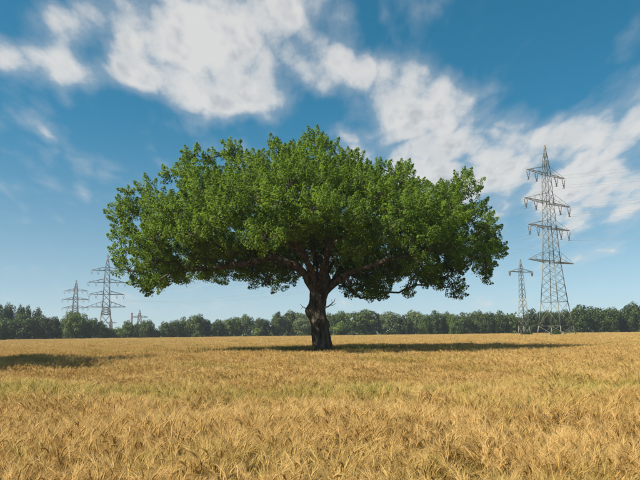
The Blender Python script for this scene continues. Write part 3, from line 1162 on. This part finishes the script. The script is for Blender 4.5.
# cables
def cable(a, b, sag, r, label, group):
    a, b = np.array(a), np.array(b)
    k = 24
    t = np.linspace(0, 1, k)[:, None]
    p = a + (b - a) * t
    p[:, 2] -= (4 * sag * t * (1 - t))[:, 0]
    mb = MB()
    mb.tube(p, r, 4)
    o = link('power_cable', mb.mesh('power_cable', M_CABLE, True))
    tag(o, label, 'cable', group)


lvl = ['lowest insulator arm', 'middle insulator arm', 'top arm']
side = {-1: ('near outer', 'near inner'), 1: ('far outer', 'far inner')}
line_dir = Vector((math.sin(ARM_ROT), -math.cos(ARM_ROT), 0))
for i, (x, zt) in enumerate(tips1):
    a = pylon_point(big, x, zt)
    # towards the next pylon, beyond the right edge and nearer
    b = a + line_dir * 210
    nm = 'cable from the %s insulator of the tallest pylon\'s %s, running' % (side[-1 if x < 0 else 1][i % 2], lvl[i // 4])
    cable(a, b, 5.5, .016, 'thin ' + nm + ' right', 'cables right of the tallest pylon')
    x3, z3 = tips3[i]
    cable(a, pylon_point(left1, x3, z3), 7.0, .016, 'thin ' + nm + ' left', 'cables between the four-armed pylons')

# chimney
Yc = 520.0
bc = at(131.2, 336, Yc)
hc = pz(131.2, 313, Yc)
mb = MB()
zs = np.linspace(-.2, hc, 12)
mb.tube([(0, 0, q) for q in zs], np.linspace(.95, .62, 12), 16)
root = link('chimney_stack', None)
root.location = (bc.x, Yc, 0)
tag(root, 'thin red brick chimney sticking up behind the wood at left', 'chimney')
link('shaft', mb.mesh('shaft', M_BRICK, True), root)
mb = MB()
mb.tube([(0, 0, hc - .9), (0, 0, hc - .6), (0, 0, hc - .1), (0, 0, hc + .15)], [.68, .84, .84, .74], 16)
link('rim', mb.mesh('rim', M_BRICK), root)

# bushes at the pylon feet
for (px, w, hh, Y, tint, lab) in [
    (527, 13, 1.9, 156, 'dark', 'low dark bush at the foot of the slim single-armed pylon'),
    (556, 12, 2.2, 150, 'dark', 'low dark bush between the legs of the tallest pylon'),
    (566, 6, 1.4, 149, 'mid', 'smallest bush, by the right hand leg of the tallest pylon'),
]:
    b = at(px, 335, Y)
    plant('bush', 'bush', len(lab), tint, (b.x, Y, 0), w / 640 * Y, hh, px, lab, 'bush', 'bushes at the pylon feet')


# ------------------------------------------------------------------ barley
CL = bpy.data.collections.new('barley_sources')
MATS = [M_EAR, M_AWN, M_STEM]


def stalk(mb, g, x, y, lod):
    h = g.uniform(.70, .90)
    az = g.uniform(0, 2 * math.pi) if g.random() < .55 else g.normal(0.4, .8)
    lean = g.uniform(.02, .16)
    nod = g.uniform(.2, 1.35) if g.random() < .8 else g.uniform(1.3, 2.2)
    dx, dy = math.cos(az), math.sin(az)
    base = np.array([x, y, 0.0])
    D = np.array([dx, dy, 0.0])
    U = np.array([0, 0, 1.0])
    W = np.array([-dy, dx, 0.0])
    pts = [base + (U * h * t + D * lean * h * t * t) for t in np.linspace(0, 1, 4 if lod == 0 else 2)]
    if lod == 0:
        mb.tube(pts, np.linspace(.0022, .0015, 4), 3, 2, cap=False)
    else:
        wd = .003 if lod == 1 else .007
        a, b = pts[0], pts[-1]
        s = W if g.random() < .5 else D
        mb.add([a - s * wd, a + s * wd, b + s * wd * .6, b - s * wd * .6], [(0, 1, 2, 3)], (), 2)
    # ear: bends over from the stem end
    p = pts[-1]
    el = g.uniform(.07, .10)
    ang0 = lean * 1.8
    segs = 5 if lod == 0 else 2
    ear = [p]
    dirs = []
    for k in range(segs):
        an = ang0 + nod * (k + 1) / segs
        d = U * math.cos(an) + D * math.sin(an)
        dirs.append(d)
        ear.append(ear[-1] + d * el / segs)
    ear = np.array(ear)
    if lod == 0:
        r = np.array([.0025, .0068, .006, .007, .005, .0015])
        mb.tube(ear, r, 5, 0, cap=False)
    else:
        w_ = .009 if lod == 1 else .016
        q = np.array([ear[0], ear[1] - W * w_, ear[2], ear[1] + W * w_])
        mb.add(q, [(0, 1, 2, 3)], (), 0)
        if lod == 1:
            N = np.cross(W, dirs[1])
            q = np.array([ear[0], ear[1] - N * w_, ear[2], ear[1] + N * w_])
            mb.add(q, [(0, 1, 2, 3)], (), 0)
    # awns: long bristles fanning on past the ear
    na = (18, 9, 4)[lod]
    aw = (.0009, .0019, .007)[lod]
    for k in range(na):
        t = k / max(1, na - 1)
        f = t * (segs - 1)
        i0 = int(f)
        o = ear[i0] + (ear[min(i0 + 1, segs)] - ear[i0]) * (f - i0)
        d = dirs[min(i0, segs - 1)]
        spread = g.uniform(-1, 1) * .42
        spread2 = g.uniform(-1, 1) * .36
        dd = unit(d + W * spread + np.cross(W, d) * spread2 + D * .12)
        L = g.uniform(.10, .175)
        tip = o + dd * L - U * .02
        mid = o + dd * L * .55
        ww = unit(np.cross(dd, g.normal(size=3))) * aw
        if lod == 0:
            mb.add([o - ww, o + ww, mid + ww * .8, mid - ww * .8, tip], [(0, 1, 2, 3)], [(3, 2, 4)], 1)
        else:
            mb.add([o - ww, o + ww, tip], (), [(0, 1, 2)], 1)
    # a dry flag leaf or two
    if lod < 2:
        for k in range(1):
            z0 = g.uniform(.35, .85)
            o = base + U * h * z0 + D * lean * h * z0 * z0
            a2 = g.uniform(0, 6.28)
            d2 = np.array([math.cos(a2), math.sin(a2), 0])
            s2 = np.array([-math.sin(a2), math.cos(a2), 0]) * (.004 if lod == 0 else .006)
            L = g.uniform(.10, .2)
            m1 = o + d2 * L * .4 + U * L * .45
            e1 = o + d2 * L + U * L * g.uniform(-.3, .4)
            mb.add([o - s2 * .6, o + s2 * .6, m1 + s2, m1 - s2, e1], [(0, 1, 2, 3)], [(3, 2, 4)], 2)


def clump(seed, n, rad, lod):
    g = np.random.default_rng(seed)
    mb = MB()
    for k in range(n):
        a, r = g.uniform(0, 6.28), rad * math.sqrt(g.random())
        stalk(mb, g, r * math.cos(a), r * math.sin(a), lod)
    o = bpy.data.objects.new('barley_clump', mb.mesh('barley_clump', MATS))
    CL.objects.link(o)


for k in range(6):
    clump(k, 16, .17, 0)
for k in range(5):
    clump(20 + k, 55, .36, 1)
for k in range(4):
    clump(40 + k, 110, .85, 2)


def scatter():
    P_, I_, S_, Rr = [], [], [], []

    def ring(y0, y1, dens, ids, half, fade=0.0):
        """rows of clumps between two distances, as wide as the view and some more"""
        wmax = half(y1)
        n = int((y1 - y0) * 2 * wmax * dens)
        y = rng.uniform(y0, y1, n)
        x = rng.uniform(-wmax, wmax, n)
        ok = np.abs(x) < half(y)
        x, y = x[ok], y[ok]
        d = np.hypot(x - OAK[0], y - OAK[1])
        ok = d > 1.0
        x, y = x[ok], y[ok]
        m = len(x)
        P_.append(np.stack([x, y, np.zeros(m)], -1))
        I_.append(rng.choice(ids, m))
        wave = 1 + .07 * np.sin(x * .9 + 1.3 * np.sin(y * .5)) * np.sin(y * .8 + x * .23) + .04 * np.sin(x * 2.3 + y * 1.7)
        s = rng.uniform(.90, 1.08, m) * wave
        S_.append(np.stack([s, s, s], -1))
        Rr.append(np.stack([rng.normal(0, .05, m), rng.normal(0, .05, m), rng.uniform(0, 6.28, m)], -1))

    half = lambda y: np.maximum(np.asarray(y) * .56 + 2.5, 4)
    ring(-4.0, 13, 25, list(range(6)), half)
    ring(12.5, 62, 5.5, list(range(6, 11)), half)
    ring(60, 205, 1.05, list(range(11, 15)), half)
    halfR = lambda y: np.maximum(np.asarray(y) * .56 + 2.5, 4)
    ring(203, 230, 1.0, list(range(11, 15)), halfR)
    P, I, Sc, Ro = map(np.concatenate, (P_, I_, S_, Rr))
    # the field ends at the grass verge of the wood
    lim = np.interp(P[:, 0], [-110, -60, -20, 60, 130], [196, 212, 228, 234, 230])
    ok = P[:, 1] < lim
    # a little clearing where the pylons stand
    for (bx, by, r) in ((b1.x, Y1, 4.5), (b2.x, Y2, 2.2)):
        ok &= np.hypot(P[:, 0] - bx, P[:, 1] - by) > r
    P, I, Sc, Ro = P[ok], I[ok], Sc[ok], Ro[ok]
    print('barley clumps', len(P))
    me = bpy.data.meshes.new('barley_field')
    me.vertices.add(len(P))
    me.vertices.foreach_set('co', P.astype(np.float32).ravel())
    a = me.attributes.new('pick', 'INT', 'POINT')
    a.data.foreach_set('value', I.astype(np.int32))
    a = me.attributes.new('turn', 'FLOAT_VECTOR', 'POINT')
    a.data.foreach_set('vector', Ro.astype(np.float32).ravel())
    a = me.attributes.new('size', 'FLOAT_VECTOR', 'POINT')
    a.data.foreach_set('vector', Sc.astype(np.float32).ravel())
    for m in MATS:
        me.materials.append(m)
    o = link('barley_field', me)
    tag(o, 'ripe golden barley crop covering the whole field', 'barley', kind='stuff')
    ng = bpy.data.node_groups.new('barley_scatter', 'GeometryNodeTree')
    ng.interface.new_socket('Geometry', in_out='INPUT', socket_type='NodeSocketGeometry')
    ng.interface.new_socket('Geometry', in_out='OUTPUT', socket_type='NodeSocketGeometry')
    N = ng.nodes
    gi, go = N.new('NodeGroupInput'), N.new('NodeGroupOutput')
    ci = N.new('GeometryNodeCollectionInfo')
    ci.inputs['Collection'].default_value = CL
    ci.inputs['Separate Children'].default_value = True
    ci.inputs['Reset Children'].default_value = True
    ip = N.new('GeometryNodeInstanceOnPoints')
    ip.inputs['Pick Instance'].default_value = True

    def attr(name, typ):
        q = N.new('GeometryNodeInputNamedAttribute')
        q.data_type = typ
        q.inputs['Name'].default_value = name
        return [s for s in q.outputs if s.enabled and s.name == 'Attribute'][0]
    L = ng.links.new
    e2r = N.new('FunctionNodeEulerToRotation')
    L(attr('turn', 'FLOAT_VECTOR'), e2r.inputs[0])
    L(gi.outputs[0], ip.inputs['Points'])
    L(ci.outputs[0], ip.inputs['Instance'])
    L(attr('pick', 'INT'), ip.inputs['Instance Index'])
    L(e2r.outputs[0], ip.inputs['Rotation'])
    L(attr('size', 'FLOAT_VECTOR'), ip.inputs['Scale'])
    L(ip.outputs[0], go.inputs[0])
    md = o.modifiers.new('scatter', 'NODES')
    md.node_group = ng


scatter()


# grass under the oak, in its shade
def oak_grass():
    n = 11000
    a = rng.uniform(0, 6.28, n)
    r = np.abs(rng.normal(0, 1, n)) * 1.3 + .5
    x = OAK[0] + np.cos(a) * r * 2.8
    y = OAK[1] + np.sin(a) * r * .9
    ok = np.hypot(x - OAK[0], y - OAK[1]) > .55
    x, y = x[ok], y[ok]
    n = len(x)
    h = rng.uniform(.6, 1.3, n)
    b = np.stack([x, y, np.zeros(n)], -1)
    w = np.stack([np.cos(a[ok]), np.sin(a[ok]), np.zeros(n)], -1) * .022
    lean = np.stack([rng.normal(0, .15, n), rng.normal(0, .15, n), h], -1)
    mid = b + lean * np.array([.4, .4, .6])
    v = np.stack([b - w, b + w, mid + w * .8, mid - w * .8, b + lean], 1).reshape(-1, 3)
    k = np.arange(n)[:, None] * 5
    q = k + np.array([0, 1, 2, 3])
    t = k + np.array([3, 2, 4])
    o = link('grass', mesh_from('grass', v, [q, t], M_GRASS))
    tag(o, 'rough dark grass growing round the foot of the oak trunk', 'grass', kind='stuff')


oak_grass()


# ------------------------------------------------------------------ summer haze
def haze():
    mb = MB()
    x0, x1, y0, y1, z0, z1 = -GR - 20, GR + 20, -GR - 20, GR + 20, -1.0, 56.0
    v = [(x, y, z_) for z_ in (z0, z1) for x, y in ((x0, y0), (x1, y0), (x1, y1), (x0, y1))]
    mb.add(v, [(3, 2, 1, 0), (4, 5, 6, 7), (0, 1, 5, 4), (1, 2, 6, 5), (2, 3, 7, 6), (3, 0, 4, 7)])
    m, t = new_mat('haze')
    out = t.n('ShaderNodeOutputMaterial')
    pv = t.n('ShaderNodeVolumePrincipled')
    pv.inputs['Color'].default_value = (0.82, 0.9, 1.0, 1)
    pv.inputs['Density'].default_value = 0.00028
    pv.inputs['Anisotropy'].default_value = 0.2
    t.t.links.new(pv.outputs[0], out.inputs['Volume'])
    o = link('haze', mb.mesh('haze', m))
    tag(o, 'thin pale summer haze over the whole field', 'haze', kind='stuff')


haze()
